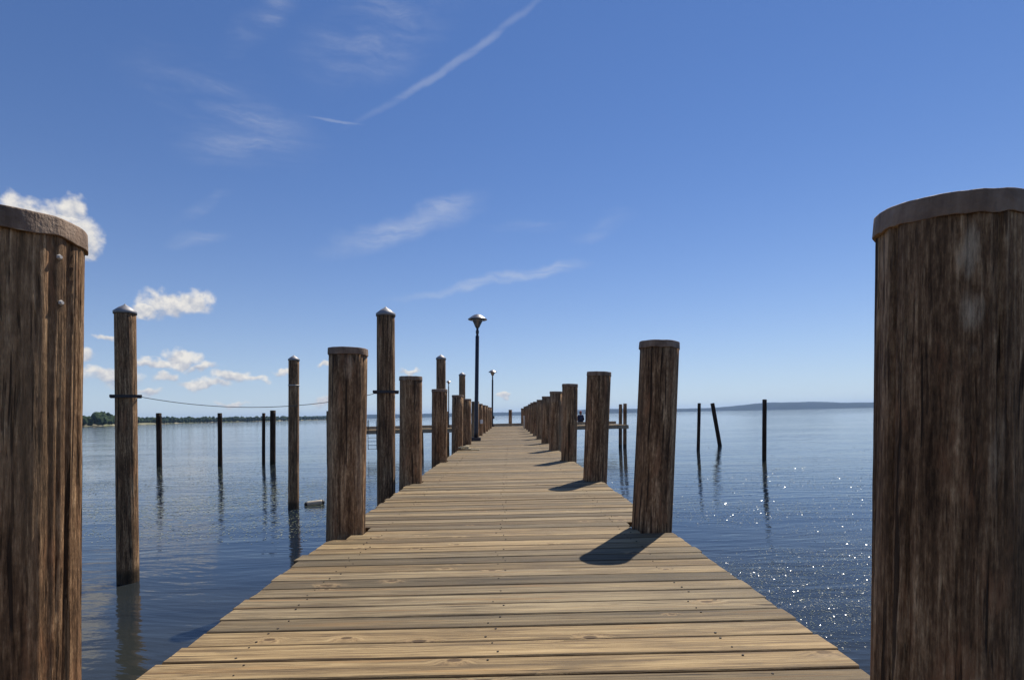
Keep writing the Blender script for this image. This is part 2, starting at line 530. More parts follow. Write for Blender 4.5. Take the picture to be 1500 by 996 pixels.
def mat_water():
    mt, nt, bs = material('lake_water')
    geo = nt.new('ShaderNodeNewGeometry')
    p = geo.outputs['Position']
    wv = nt.vmath('ADD', p, nt.vmath('SCALE', nt.noise(p, 0.25, 2, 0.5, color=True), scale=1.2))
    a = nt.noise(nt.mapping(wv, rot=(0, 0, R(6)), scale=(0.55, 2.3, 1)), 1.0, 2, 0.5)
    b = nt.noise(nt.mapping(wv, rot=(0, 0, R(-9)), scale=(1.9, 6.5, 1)), 1.0, 3, 0.5)
    c = nt.noise(nt.mapping(p, rot=(0, 0, R(4)), scale=(0.12, 0.4, 1)), 1.0, 2, 0.5)
    gust = nt.ramp(nt.noise(nt.mapping(p, scale=(0.05, 0.16, 1)), 1.0, 3, 0.55), 0.32, 0.68, True, 0.45, 1.25)
    h = nt.math('ADD', nt.math('MULTIPLY', a, 0.024), nt.math('MULTIPLY', b, 0.0095))
    h = nt.math('MULTIPLY', h, gust)
    h = nt.math('ADD', h, nt.math('MULTIPLY', c, 0.028))
    nt.put(bs.inputs['Normal'], nt.bump(h, 1.0, 1.0))
    n = nt.noise(nt.mapping(p, scale=(0.06, 0.1, 1)), 1.0, 4, 0.55)
    nt.put(bs.inputs['Base Color'], nt.mix(nt.ramp(n, 0.4, 0.65), (0.010, 0.018, 0.032), (0.030, 0.032, 0.026)))
    bs.inputs['Roughness'].default_value = 0.04
    bs.inputs['IOR'].default_value = 1.333
    return mt


def mat_forest(name, a, b, scale):
    mt, nt, bs = material(name)
    geo = nt.new('ShaderNodeNewGeometry')
    n = nt.noise(geo.outputs['Position'], scale, 5, 0.65)
    nt.put(bs.inputs['Base Color'], nt.mix(nt.ramp(n, 0.35, 0.65), a, b))
    bs.inputs['Roughness'].default_value = 0.95
    bs.inputs['Specular IOR Level'].default_value = 0.1
    return mt


M_PLANK = mat_plank()
M_PILE = mat_pile('piling_timber', 2.25)
M_POST = mat_pile('mooring_timber', 2.1)
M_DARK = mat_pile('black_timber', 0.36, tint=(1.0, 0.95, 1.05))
M_BEAM = mat_simple('grey_beam_timber', (0.34, 0.26, 0.17), 0.8, 0, 0.3, 9, 0.004)
def mat_cap():
    mt, nt, bs = material('brown_cap_sheet')
    tcn = nt.new('ShaderNodeTexCoord')
    oi = nt.new('ShaderNodeObjectInfo')
    p = nt.vmath('ADD', tcn.outputs['Object'], nt.vmath('SCALE', (3.1, 1.7, 0.0), scale=nt.math('MULTIPLY', oi.outputs['Random'], 9.0)))
    n = nt.noise(p, 9, 6, 0.65)
    run = nt.noise(nt.mapping(p, scale=(26, 26, 3)), 1.0, 4, 0.6)
    col = nt.colors(nt.ramp(nt.math('ADD', nt.math('MULTIPLY', n, 0.6), nt.math('MULTIPLY', run, 0.4)), 0.33, 0.67, False),
                    [(0.0, (0.12, 0.075, 0.048)), (0.5, (0.255, 0.17, 0.112)), (1.0, (0.40, 0.29, 0.205))])
    scr = nt.ramp(nt.noise(nt.mapping(p, rot=(0, 0.4, 0), scale=(16, 16, 120)), 1.0, 3, 0.6), 0.66, 0.74)
    col = nt.mix(nt.math('MULTIPLY', scr, 0.5), col, (0.5, 0.42, 0.33))
    nt.put(bs.inputs['Base Color'], col)
    bs.inputs['Roughness'].default_value = 0.72
    bs.inputs['Specular IOR Level'].default_value = 0.3
    h = nt.math('ADD', nt.noise(nt.mapping(p, scale=(18, 18, 5)), 1.0, 4, 0.55), nt.math('MULTIPLY', nt.noise(p, 90, 3, 0.6), 0.25))
    nt.put(bs.inputs['Normal'], nt.bump(h, 0.7, 0.02))
    return mt


M_CAP = mat_cap()
M_CONE = mat_simple('grey_cone_metal', (0.30, 0.29, 0.29), 0.55, 0.35, 0.18, 8)
M_STEEL = mat_simple('dark_steel', (0.03, 0.028, 0.032), 0.5, 0.2, 0.3, 12)
M_LAMP = mat_simple('black_lamp_paint', (0.022, 0.021, 0.032), 0.42, 0.0, 0.2, 9)
M_HOOD = mat_simple('aged_lamp_metal', (0.30, 0.28, 0.27), 0.36, 0.75, 0.2, 7)
M_NAIL = mat_simple('nail_rust', (0.03, 0.022, 0.018), 0.7, 0.2, 0.3, 40)
M_BOLT = mat_simple('bolt_zinc', (0.52, 0.49, 0.45), 0.6, 0.2, 0.15, 40)
M_ROPE = mat_simple('old_rope', (0.50, 0.43, 0.28), 0.9, 0, 0.25, 60, 0.003)
M_CABLE = mat_simple('mooring_cable', (0.10, 0.095, 0.09), 0.7, 0, 0.2, 40)
M_FLOAT = mat_simple('chalky_float', (0.50, 0.43, 0.32), 0.6, 0, 0.15, 9)
M_BLACK = mat_simple('black_rubber', (0.02, 0.02, 0.02), 0.6, 0, 0.2, 9)
M_WHITE = mat_simple('white_plastic', (0.72, 0.70, 0.66), 0.5, 0, 0.08, 9)
M_WATER = mat_water()


# ------------------------------------------------------------------ the water and the far shores
def sheet(name, x0, x1, y0, y1, z, mat):
    me = mesh(name, [(x0, y0, z), (x1, y0, z), (x1, y1, z), (x0, y1, z)], [(0, 1, 2, 3)])
    return link(name, me, mat)


tag(sheet('water', -13000, 13000, -3000, 13000, WATER, M_WATER), kind='structure')


def interp(tab, x):
    if x <= tab[0][0]:
        return tab[0][1:]
    for a, b in zip(tab, tab[1:]):
        if x <= b[0]:
            t = (x - a[0]) / (b[0] - a[0])
            return tuple(p + (q - p) * t for p, q in zip(a[1:], b[1:]))
    return tab[-1][1:]


def pol(azd, dist, z):
    return (math.sin(R(azd)) * dist, math.cos(R(azd)) * dist, z)


def ridge(name, tab, mat, depth, step=0.25, rows=9, rough=0.12, seed=0):
    """a long low hill: tab rows are (azimuth deg, distance to its shore, height)"""
    V, Fc = [], []
    n = int((tab[-1][0] - tab[0][0]) / step) + 1
    for i in range(n):
        a = tab[0][0] + i * step
        d, h = interp(tab, a)
        for j in range(rows):
            t = j / (rows - 1)
            prof = math.sin(math.pi * min(1, 0.03 + t * 0.97)) ** 0.7 if 0 < t < 1 else -0.3
            w = 1 + rough * noise.noise((a * 0.9, t * 3, seed)) + rough * 0.6 * noise.noise((a * 4.0, t * 5, seed + 3))
            V.append(pol(a, d + depth * t, WATER + h * prof * w))
    for i in range(n - 1):
        for j in range(rows - 1):
            q = i * rows + j
            Fc.append((q, q + rows, q + rows + 1, q + 1))
    me = mesh(name, V, Fc, True)
    return tag(link(name, me, mat), kind='structure')


M_HILL = mat_forest('hill_forest', (0.010, 0.020, 0.026), (0.020, 0.036, 0.036), 0.012)
M_SHORE = mat_forest('shore_ground', (0.10, 0.12, 0.05), (0.36, 0.31, 0.20), 0.012)
hills = []
for (px, pk) in [(380, 4), (480, 5.2), (560, 5.5), (640, 5.0), (740, 4.6), (800, 5.0), (860, 6.0), (900, 6.4), (935, 5.6), (990, 4.4), (1020, 4.2), (1050, 4.6),
                 (1075, 6.2), (1100, 8.6), (1125, 10.0), (1160, 9.4), (1185, 9.8), (1215, 8.4), (1245, 6.9), (1280, 6.6), (1340, 6.4), (1420, 8), (1500, 6)]:
    a, _ = azel(px, 608)
    dist = 7000.0
    hills.append((a, dist, pk / F * dist * 1.03 + 2.65))
hills = [(-38, 7000, 40)] + hills + [(55, 7000, 60), (75, 7000, 40)]
ridge('far_hills', hills, M_HILL, 1400, 0.2, 9, 0.06, 5)

shore = []
for (px, d) in [(-60, 760), (60, 820), (148, 900), (200, 1250), (260, 1500), (400, 1900), (470, 2500), (520, 3100)]:
    a, _ = azel(px, 615)
    shore.append((a, d, 3.2))
shore = [(-75, 700, 3.2), (-55, 720, 3.2)] + shore
ridge('wooded_shore', shore, M_SHORE, 220, 0.25, 6, 0.2, 9)

# the wood along the shore: one mass of crowns seen from a kilometre away
ico = bmesh.new()
bmesh.ops.create_icosphere(ico, subdivisions=2, radius=1.0)
ico_v = [v.co.copy() for v in ico.verts]
ico_f = [tuple(v.index for v in f.verts) for f in ico.faces]
ico.free()
rg = random.Random(3)
V, Fc = [], []


def crown(x, y, z, rx, rz, seed):
    b = len(V)
    for v in ico_v:
        k = 1 + 0.38 * noise.noise((v.x * 1.9 + seed, v.y * 1.9, v.z * 1.9)) + 0.22 * noise.noise((v.x * 4.7, v.y * 4.7 + seed, v.z * 4.7))
        V.append((x + v.x * rx * k, y + v.y * rx * k, z + v.z * rz * k))
    Fc.extend(tuple(i + b for i in f) for f in ico_f)


a_lo, a_hi = -60.0, azel(505, 612)[0]
a = a_lo
while a < a_hi:
    d, _h = interp(shore, a)
    gap = azel(198, 615)[0] < a < azel(226, 615)[0]
    for row in range(3):
        dd = d + 26 + row * 38 + rg.uniform(-10, 10) + (60 if gap else 0)
        hh = rg.uniform(7.5, 12.0) + 1.5 * noise.noise((a * 1.3, row, 0)) + row * 1.0
        tall = azel(138, 615)[0] < a < azel(160, 615)[0]
        if tall:
            hh += rg.uniform(2, 5)
        rx = rg.uniform(4.0, 7.0)
        x, y, _ = pol(a + rg.uniform(-0.1, 0.1), dd, 0)
        crown(x, y, WATER + 1.5 + hh * 0.55, rx, hh * 0.62, rg.uniform(0, 99))
    a += math.degrees(6.8 / d)
wood = link('woodland', mesh('woodland', V, Fc, False), mat_forest('woodland_leaves', (0.018, 0.034, 0.014), (0.052, 0.075, 0.028), 0.22))
tag(wood, 'dark green strip of woodland along the low shore', 'woodland', kind='stuff')

# ------------------------------------------------------------------ the pier deck
DX0, DX1 = -1.345, 1.185
PITCH = 0.1455
DECK_Y0, DECK_Y1 = -1.0, 40.4
LEFT_Y = [1.52, 4.38, 7.6, 11.0, 14.75, 17.5, 22.0, 25.1, 28.3, 31.5, 34.7, 38.0]
RIGHT_Y = [1.43, 4.33, 7.5, 10.65, 13.8, 17.1, 20.3, 23.4, 26.5, 29.65, 32.8, 35.95, 39.1]
LEFT_XS = [-1.387, -1.298, -1.36, -1.39, -1.39] + [-1.36] * 7
RIGHT_XS = [1.093, 1.082, 1.135] + [1.115] * 10
PR = 0.15

pier = thing('timber_pier', (0, 0, 0), 'long straight timber pier of weathered tan planks running out over the lake', 'pier')


def plank_mesh(name, seed, length, seg=7):
    rr = random.Random(seed)
    half, t, w = length / 2, 0.04, 0.0695
    bow = rr.uniform(-0.004, 0.004)
    cup = rr.uniform(-0.0015, 0.0025)
    V, Fc = [], []
    prof = [(-w, -t), (-w, -0.004), (-w + 0.004, 0), (0, 0), (w - 0.004, 0), (w, -0.004), (w, -t)]
    n = len(prof)
    for i in range(seg + 1):
        x = -half + length * i / seg
        f = (x / half)
        dy = bow * (1 - f * f) + rr.uniform(-0.0009, 0.0009)
        dz = rr.uniform(-0.0009, 0.0009)
        ex = 0.0
        for (py, pz) in prof:
            if i in (0, seg):
                ex = rr.uniform(-0.004, 0.004)
            V.append((x + ex, py + dy, pz + dz + (cup if abs(py) > 0.05 else 0)))
    for i in range(seg):
        for k in range(n):
            k2 = (k + 1) % n
            Fc.append((i * n + k, i * n + k2, (i + 1) * n + k2, (i + 1) * n + k))
    Fc.append(tuple(range(n)))
    Fc.append(tuple(range(seg * n + n - 1, seg * n - 1, -1)))
    me = mesh(name, V, Fc)
    bm = bmesh.new()
    bm.from_mesh(me)
    bmesh.ops.recalc_face_normals(bm, faces=bm.faces[:])
    bm.to_mesh(me)
    bm.free()
    me.materials.append(M_PLANK)
    return me


LEN = DX1 - DX0
PM = [plank_mesh('plank', 100 + i, LEN) for i in range(12)]
NV, NF = [], []
rg = random.Random(21)
n_pl = int((DECK_Y1 - DECK_Y0) / PITCH)
OUT = {}
for i in range(n_pl):
    yc = DECK_Y0 + PITCH * (i + 0.5)
    x0, x1 = DX0 + 0.05 * min(1, max(0, (4.0 - yc) / 2.0)) + rg.uniform(-0.012, 0.014), DX1 + rg.uniform(-0.012, 0.010)
    if abs(yc - 3.53) < PITCH / 2:
        x0 -= 0.05                                     # one plank sticks out
    notched = False
    for (ys, xs, sgn) in ((LEFT_Y, LEFT_XS, -1), (RIGHT_Y, RIGHT_XS, 1)):
        for yp, xc in zip(ys, xs):
            dy = max(0.0, abs(yc - yp) - PITCH / 2)
            rr_ = PR + 0.016
            if dy < rr_:
                lim = abs(xc) - math.sqrt(rr_ * rr_ - dy * dy)
                if sgn < 0:
                    x0 = max(x0, -lim)
                else:
                    x1 = min(x1, lim)
                notched = True
    me = PM[rg.randrange(12)]
    o = link('plank', me, None, pier)
    o.location = ((x0 + x1) / 2, yc, rg.uniform(-0.0022, 0.0022))
    o.scale = ((x1 - x0) / LEN, rg.choice([0.945, 0.97, 0.985, 0.995, 1.0]), 1)
    o.rotation_euler = (rg.uniform(-0.008, 0.008), rg.uniform(-0.0007, 0.0007), rg.uniform(-0.0016, 0.0016) + (math.pi if rg.random() < 0.5 else 0))
    zb = o.location.z
    # two nails at each bearer
    for xb in (-1.0, -0.08, 0.84):
        for s in (-1, 1):
            if yc > 16 or rg.random() < 0.3:
                continue
            nx, ny = xb + rg.uniform(-0.04, 0.04), yc + s * (0.042 + rg.uniform(-0.008, 0.008))
            r_ = rg.uniform(0.0032, 0.0052)
            b = len(NV)
            for k in range(8):
                NV.append((nx + r_ * math.cos(k * math.pi / 4), ny + r_ * math.sin(k * math.pi / 4), zb + 0.0032))
            for k in range(8):
                NV.append((nx + r_ * 1.1 * math.cos(k * math.pi / 4), ny + r_ * 1.1 * math.sin(k * math.pi / 4), zb - 0.006))
            NF.append(tuple(range(b, b + 8)))
            for k in range(8):
                k2 = (k + 1) % 8
                NF.append((b + 8 + k, b + 8 + k2, b + k2, b + k))
tag(link('nail_heads', mesh('nail_heads', NV, NF), M_NAIL, pier), kind='stuff')
for xb in (-1.0, -0.08, 0.84):
    link('bearer', box('bearer', xb - 0.045, xb + 0.045, DECK_Y0, DECK_Y1 - 0.02, -0.29, -0.046, 0.004), M_BEAM, pier)
for yp in RIGHT_Y:
    link('cross_beam', box('cross_beam', -1.16, 0.92, yp - 0.06, yp + 0.06, -0.55, -0.292, 0.004), M_BEAM, pier)


# ------------------------------------------------------------------ timber pilings
def log_mesh(name, r0, r1, z0, z1, seed, seg, rings, amp):
    def jit(r, z, a, i):
        ca, sa = math.cos(a), math.sin(a)
        k = 1 + amp * 1.6 * noise.noise((ca * 1.2 + seed, sa * 1.2, z * 0.5))
        k += amp * 0.9 * noise.noise((ca * 5 + seed, sa * 5, z * 0.55))
        k += amp * 0.55 * noise.noise((ca * 14 + seed, sa * 14, z * 1.1))
        crk = noise.noise((ca * 9 + seed * 2, sa * 9, z * 0.35))
        if crk > 0.33:
            k -= amp * 1.6 * min(1, (crk - 0.33) * 8)
        if seg > 100:
            k += amp * 0.35 * noise.noise((ca * 38 + seed, sa * 38, z * 2.2)) + amp * 0.22 * noise.noise((ca * 80 + seed, sa * 80, z * 9))
        return r * k, z
    prof = []
    for i in range(rings + 1):
        t = i / rings
        prof.append((r0 + (r1 - r0) * t, z0 + (z1 - z0) * t))
    return lathe(name, prof, seg, True, True, True, jit)


def cap_mesh(name, r, z_top, rim, seed, seg=48):
    def jit(rr, z, a, i):
        ca, sa = math.cos(a), math.sin(a)
        wob = 0.010 * noise.noise((ca * 2 + seed, sa * 2, 0)) + 0.006 * noise.noise((ca * 5 + seed, sa * 5, 2))
        if i <= 2:
            return rr * (1 + 0.02 * noise.noise((ca * 4 + seed, sa * 4, 5))), z + wob
        fac = math.cos(math.pi / 14) / math.cos(((a + seed) % (2 * math.pi / 14)) - math.pi / 14) if i in (1, 2, 3, 4, 5) else 1
        return rr * (0.6 + 0.4 * fac), z + 0.3 * wob
    prof = [(r, z_top - rim + 0.002), (r + 0.006, z_top - rim), (r + 0.006, z_top - rim + 0.003), (r + 0.005, z_top - 0.005), (r + 0.004, z_top - 0.0015), (r + 0.002, z_top), (r - 0.004, z_top + 0.0008), (r * 0.4, z_top + 0.003), (0.01, z_top + 0.004)]
    return lathe(name, prof, seg, True, True, True, jit)


def piling(x, y, top, lean, r, seed, label, near, mat=None, group=None, cap_mat=None):
    root = thing('timber_piling', (x, y, 0), label, 'piling', group)
    seg, rings = (220, 130) if near == 2 else ((72, 36) if near == 1 else (32, 14))
    lg = link('log', log_mesh('log', r * 1.05, r, -3.2, top - 0.012, seed, seg, rings, 0.034 if near == 2 else (0.026 if near else 0.02)), mat or M_PILE, root)
    cp = link('cap', cap_mesh('cap', r * 1.012, top, 0.054, seed * 0.7, 64 if near == 2 else 40), cap_mat or M_CAP, root)
    root.rotation_euler = (0, math.atan(lean), 0)
    return root, lg, cp


ORD = ['first', 'second', 'third', 'fourth', 'fifth', 'sixth', 'seventh', 'eighth', 'ninth', 'tenth', 'eleventh', 'twelfth', 'thirteenth', 'fourteenth']
LEFT_LEAN = [0.034, 0.034, 0.024, 0.022, 0.03, 0.02, 0.025, 0.02, 0.03, 0.022, 0.02, 0.025]
RIGHT_LEAN = [0.034, 0.064, 0.056, 0.036, 0.034, 0.032, 0.03, 0.03, 0.03, 0.03, 0.03, 0.03, 0.03]
G_L, G_R = 'pilings along the lamp side of the pier', 'pilings along the pier side without lamps'
M_PATCH_R = mat_pile('pale_blotched_piling_timber', 2.0, [(-0.065, -0.135, 1.235, 0.024, 0.075, 0.95), (-0.062, -0.135, 1.105, 0.028, 0.055, 1.0), (-0.06, -0.135, 0.99, 0.012, 0.05, 0.6), (-0.01, -0.15, 0.78, 0.02, 0.14, 0.4)])  # pale tan blotches mixed into the timber colour
M_PATCH_L = mat_pile('patched_piling_timber', 2.25, [(0.045, -0.14, 1.27, 0.042, 0.10, 0.55), (0.13, -0.09, 0.5, 0.05, 0.4, 0.3)])
for i, y in enumerate(LEFT_Y):
    r = [0.158, 0.146, 0.15, 0.15, 0.148, 0.15][i] if i < 6 else 0.148
    lab = ('thick brown piling with two bolt heads below its creased flat cap' if i == 0 else
           'brown flat-capped piling with a pale rectangular patch just below the cap' if i == 1 else
           'brown flat-capped piling at the deck edge, %s along from the one with bolt heads' % ORD[i - 1])
    mt = M_PATCH_L if i == 1 else M_PILE
    root, lg, cp = piling(LEFT_XS[i], y, [1.437, 1.43, 1.435, 1.42, 1.44, 1.42][i] if i < 6 else 1.43 + 0.02 * math.sin(i * 2.3), LEFT_LEAN[i], r, 11.3 + i * 3.7, lab, 2 if i == 0 else (1 if i < 4 else 0), mt, G_L)
    if i == 0:
        for (ba, bz) in ((-12, 1.335), (-10, 1.215)):
            def bolt(rr, z, a, k):
                return rr, z
            bm_ = lathe('bolt', [(0.003, 0.0), (0.0078, 0.0), (0.0078, 0.005), (0.0045, 0.010)], 6, False)
            b = link('bolt', bm_, M_BOLT, root)
            b.location = (r * 0.985 * math.cos(R(ba)), r * 0.985 * math.sin(R(ba)), bz)
            b.rotation_euler = (0, R(90), R(ba))
    if i == 7:
        bx = link('outlet_box', box('outlet_box', -0.055, 0.055, -0.05, 0.05, -0.09, 0.09, 0.008), M_WHITE, root)
        bx.location = (0.1, -0.155, 0.62)
        bx.rotation_euler = (0, 0, R(33))
for i, y in enumerate(RIGHT_Y):
    r = [0.16, 0.146, 0.156, 0.145, 0.15, 0.15][i] if i < 6 else 0.148
    lab = ('thick dark piling with pale blotches below its flat cap' if i == 0 else
           'brown leaning flat-capped piling casting the broadest shadow across the deck planks' if i == 1 else
           'brown flat-capped piling at the deck edge, %s along from the one with pale blotches' % ORD[i - 1])
    root, lg, cp = piling(RIGHT_XS[i], y, [1.385, 1.425, 1.435, 1.45, 1.44, 1.43][i] if i < 6 else 1.43 + 0.02 * math.sin(i * 1.7), RIGHT_LEAN[i], r, 71.9 + i * 5.3, lab, 2 if i == 0 else (1 if i < 4 else 0), M_PATCH_R if i == 0 else M_PILE, G_R)
    if i == 0:
        cp.matrix_local = Matrix.Translation((0, 0, 1.385)) @ Matrix.Rotation(R(3.5), 4, 'X') @ Matrix.Translation((0, 0, -1.385))

# ------------------------------------------------------------------ the platform across the pier's end
HY0, HY1, HX0, HX1 = 40.45, 45.3, -11.6, 8.6
head = thing('pier_head', (0, 0, 0), 'wide plank platform lying crosswise at the far end of the pier', 'platform')
V, Fc = [], []
y = HY0
rg = random.Random(4)
while y < HY1 - 0.1:
    x = HX0
    while x < HX1 - 0.2:
        x2 = min(HX1, x + rg.choice([2.4, 3.0, 3.6]))
        dz = rg.uniform(-0.003, 0.003)
        box_data(x, x2 - 0.006, y, y + 0.138, -0.04 + dz, dz, V, Fc)
        x = x2
    y += PITCH
tag(link('head_planks', mesh('head_planks', V, Fc), M_PLANK, head), kind='stuff')
link('fascia', box('fascia', HX0, HX1, HY0 - 0.055, HY0 - 0.005, -0.27, -0.045, 0.005), M_BEAM, head)
link('rear_beam', box('rear_beam', HX0, HX1, HY1 - 0.25, HY1 - 0.17, -0.3, -0.045, 0.005), M_BEAM, head)
link('kerb', box('kerb', HX0, HX1, HY1 - 0.16, HY1 - 0.02, 0.005, 0.215, 0.01), M_BEAM, head)
link('middle_beam', box('middle_beam', HX0, HX1, 42.8, 42.9, -0.3, -0.046, 0.005), M_BEAM, head)


# ------------------------------------------------------------------ posts standing in the water
def post_root(name, base, top, label, cat, group):
    root = thing(name, base, label, cat, group)
    d = (top - base).normalized()
    root.rotation_euler = Vector((0, 0, 1)).rotation_difference(d).to_euler()
    return root, (top - base).length


def pointed_post(pxt, pyt, pxb, depth, width_px, label, seed, seg=48, bands=()):
    """mooring post with a cone; pxt/pyt = tip, pxb = foot"""
    r = width_px / F * depth / 2 * math.cos(math.atan((pxt - CX) / F))
    tip = at_depth(pxt, pyt, depth)
    dpy = F * (EYE - WATER) / depth
    foot = at_depth(pxb, CY + dpy - (pxb - CX) * math.tan(ROLL), depth)
    foot.z = WATER
    root, L = post_root('mooring_post', foot, tip, label, 'post', 'cone-topped mooring posts beside the pier')
    cone_h = r * 0.80
    link('log', log_mesh('log', r * 0.99, r * 0.96, -1.6, L - cone_h - 0.01, seed, seg, 40, 0.02), M_POST, root)
    link('cone_cap', lathe('cone_cap', [(r * 1.05, L - cone_h - 0.045), (r * 1.06, L - cone_h), (r * 0.55, L - cone_h * 0.47), (r * 0.12, L - 0.02), (0.004, L)], 32, True), M_CONE, root)
    return root, r, L


PJ, rJ, LJ = pointed_post(183, 445, 187.5, 9.37, 34.5, 'tall thick cone-topped mooring post standing apart in open water, holding the cable end', 5.1, 72)
PK, rK, LK = pointed_post(430.5, 520, 430, 16.7, 16.6, 'cone-topped mooring post with a thin wire band, between the cable posts and the float', 9.4)
PL, rL, LL = pointed_post(565, 449, 566, 9.84, 27.5, 'tall cone-topped mooring post beside the deck with a black bracket and the cable', 14.2, 72)
PMo, rM, LM = pointed_post(646, 519, 646, 17.6, 14.3, 'cone-topped mooring post beside the deck, between the bracketed post and the tall lamp', 19.7)
PN, rN, LN = pointed_post(677, 545, 677, 24.9, 9.8, 'slimmest cone-topped mooring post, rising just behind the pilings beside the tall lamp', 23.1)
link('wire_band', lathe('wire_band', [(rK * 1.02, LK - 0.92), (rK * 1.07, LK - 0.905), (rK * 1.02, LK - 0.89)], 24), M_BOLT, PK)


def bracket(root, r, z, reach, turn):
    link('bracket', box('bracket', -r - reach, r + reach, -r - 0.035, -r - 0.004, z - 0.024, z + 0.024, 0.004), M_STEEL, root)
    link('bracket', box('bracket', -r - reach, r + reach, r + 0.004, r + 0.035, z - 0.024, z + 0.024, 0.004), M_STEEL, root)
    for s in (-1, 1):
        link('bracket_bolt', tube('bracket_bolt', [(s * (r + reach * 0.55), -r - 0.045, z), (s * (r + reach * 0.55), r + 0.045, z)], 0.009, 8), M_STEEL, root)
    for ch in root.children:
        if ch.name.startswith('bracket'):
            ch.rotation_euler = (0, 0, turn)


zb = 1.335 - WATER
bracket(PJ, rJ, zb, 0.06, R(34))
bracket(PL, rL, zb, 0.06, R(12))
eJ = at_depth(205.5, 581, 9.37)
eL = at_depth(547, 577, 9.84)
eJ.y -= 0.02
pts = []
for i in range(33):
    t = i / 32
    p = eJ.lerp(eL, t)
    p.z -= 0.205 * 4 * t * (1 - t)
    pts.append(p)
tag(link('mooring_cable', tube('mooring_cable', pts, 0.006, 6), M_CABLE), 'thin dark cable sagging between two cone-topped mooring posts', 'cable')


def plain_post(pxt, pyt, pxb, pyb, width_px, label, seed, mat, group, name='mooring_post'):
    foot = on_plane(pxb, pyb, WATER)
    depth = foot.y
    tip = at_depth(pxt, pyt, depth)
    r = width_px / F * depth / 2 * math.cos(math.atan((pxt - CX) / F))
    root, L = post_root(name, foot, tip, label, 'post', group)
    link('log', log_mesh('log', r * 1.03, r, -1.8, L - 0.03, seed, 28, 24, 0.03), mat, root)
    link('end_grain', lathe('end_grain', [(r * 0.985, L - 0.035), (r * 0.98, L - 0.008), (r * 0.9, L), (0.01, L + 0.004)], 28), mat, root)
    return root


G_D = 'black flat-topped posts out in the water'
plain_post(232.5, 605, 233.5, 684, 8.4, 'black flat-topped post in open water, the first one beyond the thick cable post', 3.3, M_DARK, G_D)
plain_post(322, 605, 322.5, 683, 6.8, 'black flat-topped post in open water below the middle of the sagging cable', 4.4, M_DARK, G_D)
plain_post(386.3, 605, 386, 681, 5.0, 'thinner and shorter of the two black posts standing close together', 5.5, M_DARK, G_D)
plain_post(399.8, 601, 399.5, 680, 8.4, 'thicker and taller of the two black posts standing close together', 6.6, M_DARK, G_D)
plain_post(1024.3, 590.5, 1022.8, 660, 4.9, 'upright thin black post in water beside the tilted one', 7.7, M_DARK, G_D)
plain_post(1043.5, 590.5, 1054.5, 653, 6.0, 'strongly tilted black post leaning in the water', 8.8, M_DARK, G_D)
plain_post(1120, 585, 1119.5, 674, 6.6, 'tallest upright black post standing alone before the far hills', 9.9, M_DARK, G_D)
G_B = 'brown flat-topped posts at the pier end platform'
plain_post(481, 602, 481.5, 677, 6.0, 'brown flat-topped post in the water half hidden by the piling with the pale patch', 12.2, M_POST, 'brown posts in the water')
plain_post(909, 592, 908.7, 655, 5.0, 'shorter of two paired brown posts at the end of the cross platform', 15.2, M_POST, G_B)
plain_post(915.6, 591, 915.3, 654.5, 5.4, 'taller of two paired brown posts at the end of the cross platform', 18.2, M_POST, G_B)


def head_pile(px, top, label, seed, y=45.55):
    p = at_depth(px, CY + 14, y)
    root = thing('timber_piling', (p.x, y, 0), label, 'piling', 'pilings at the far edge of the pier end platform')
    link('log', log_mesh('log', 0.145, 0.138, -3.2, top - 0.01, seed, 28, 14, 0.02), M_PILE, root)
    link('cap', cap_mesh('cap', 0.14, top, 0.06, seed, 32), M_CAP, root)
    root.rotation_euler = (0, 0.02, 0)


head_pile(747.5, 1.32, 'lone brown piling standing at the middle of the far end kerb', 2.0)
head_pile(765.6, 1.42, 'brown piling at the far kerb closing the row without lamps', 3.0)
head_pile(719.5, 1.42, 'brown piling at the far kerb closing the row beside the lamps', 4.0)
head_pile(655.5, 1.30, 'brown piling at the far kerb beside the smallest lamp', 5.0)
# supports under the platform, along its near edge
for i, px in enumerate((560, 612, 690, 812, 868)):
    p = at_depth(px, CY + 18, 40.9)
    lg = link('support_pile', log_mesh('support_pile', 0.13, 0.13, -3.2, -0.3, 30 + i, 20, 8, 0.02), M_PILE, head)
    lg.location = (p.x, 42.6, 0)
# swim ladder
ld = thing('boarding_ladder', (at_depth(545, 625, 40.3).x, 40.30, -0.0), 'thin metal ladder hanging from the cross platform down towards the water', 'ladder')
for s in (-1, 1):
    link('rail', tube('rail', [(s * 0.31, 0.0, -1.38), (s * 0.31, 0.0, 0.60), (s * 0.31, 0.06, 0.72), (s * 0.31, 0.2, 0.74), (s * 0.31, 0.28, 0.6), (s * 0.31, 0.28, 0.0)], 0.022, 8), M_STEEL, ld)
for k in range(5):
    link('rung', tube('rung', [(-0.31, 0, -1.34 + k * 0.27), (0.31, 0, -1.34 + k * 0.27)], 0.018, 6), M_STEEL, ld)

# ------------------------------------------------------------------ lamps


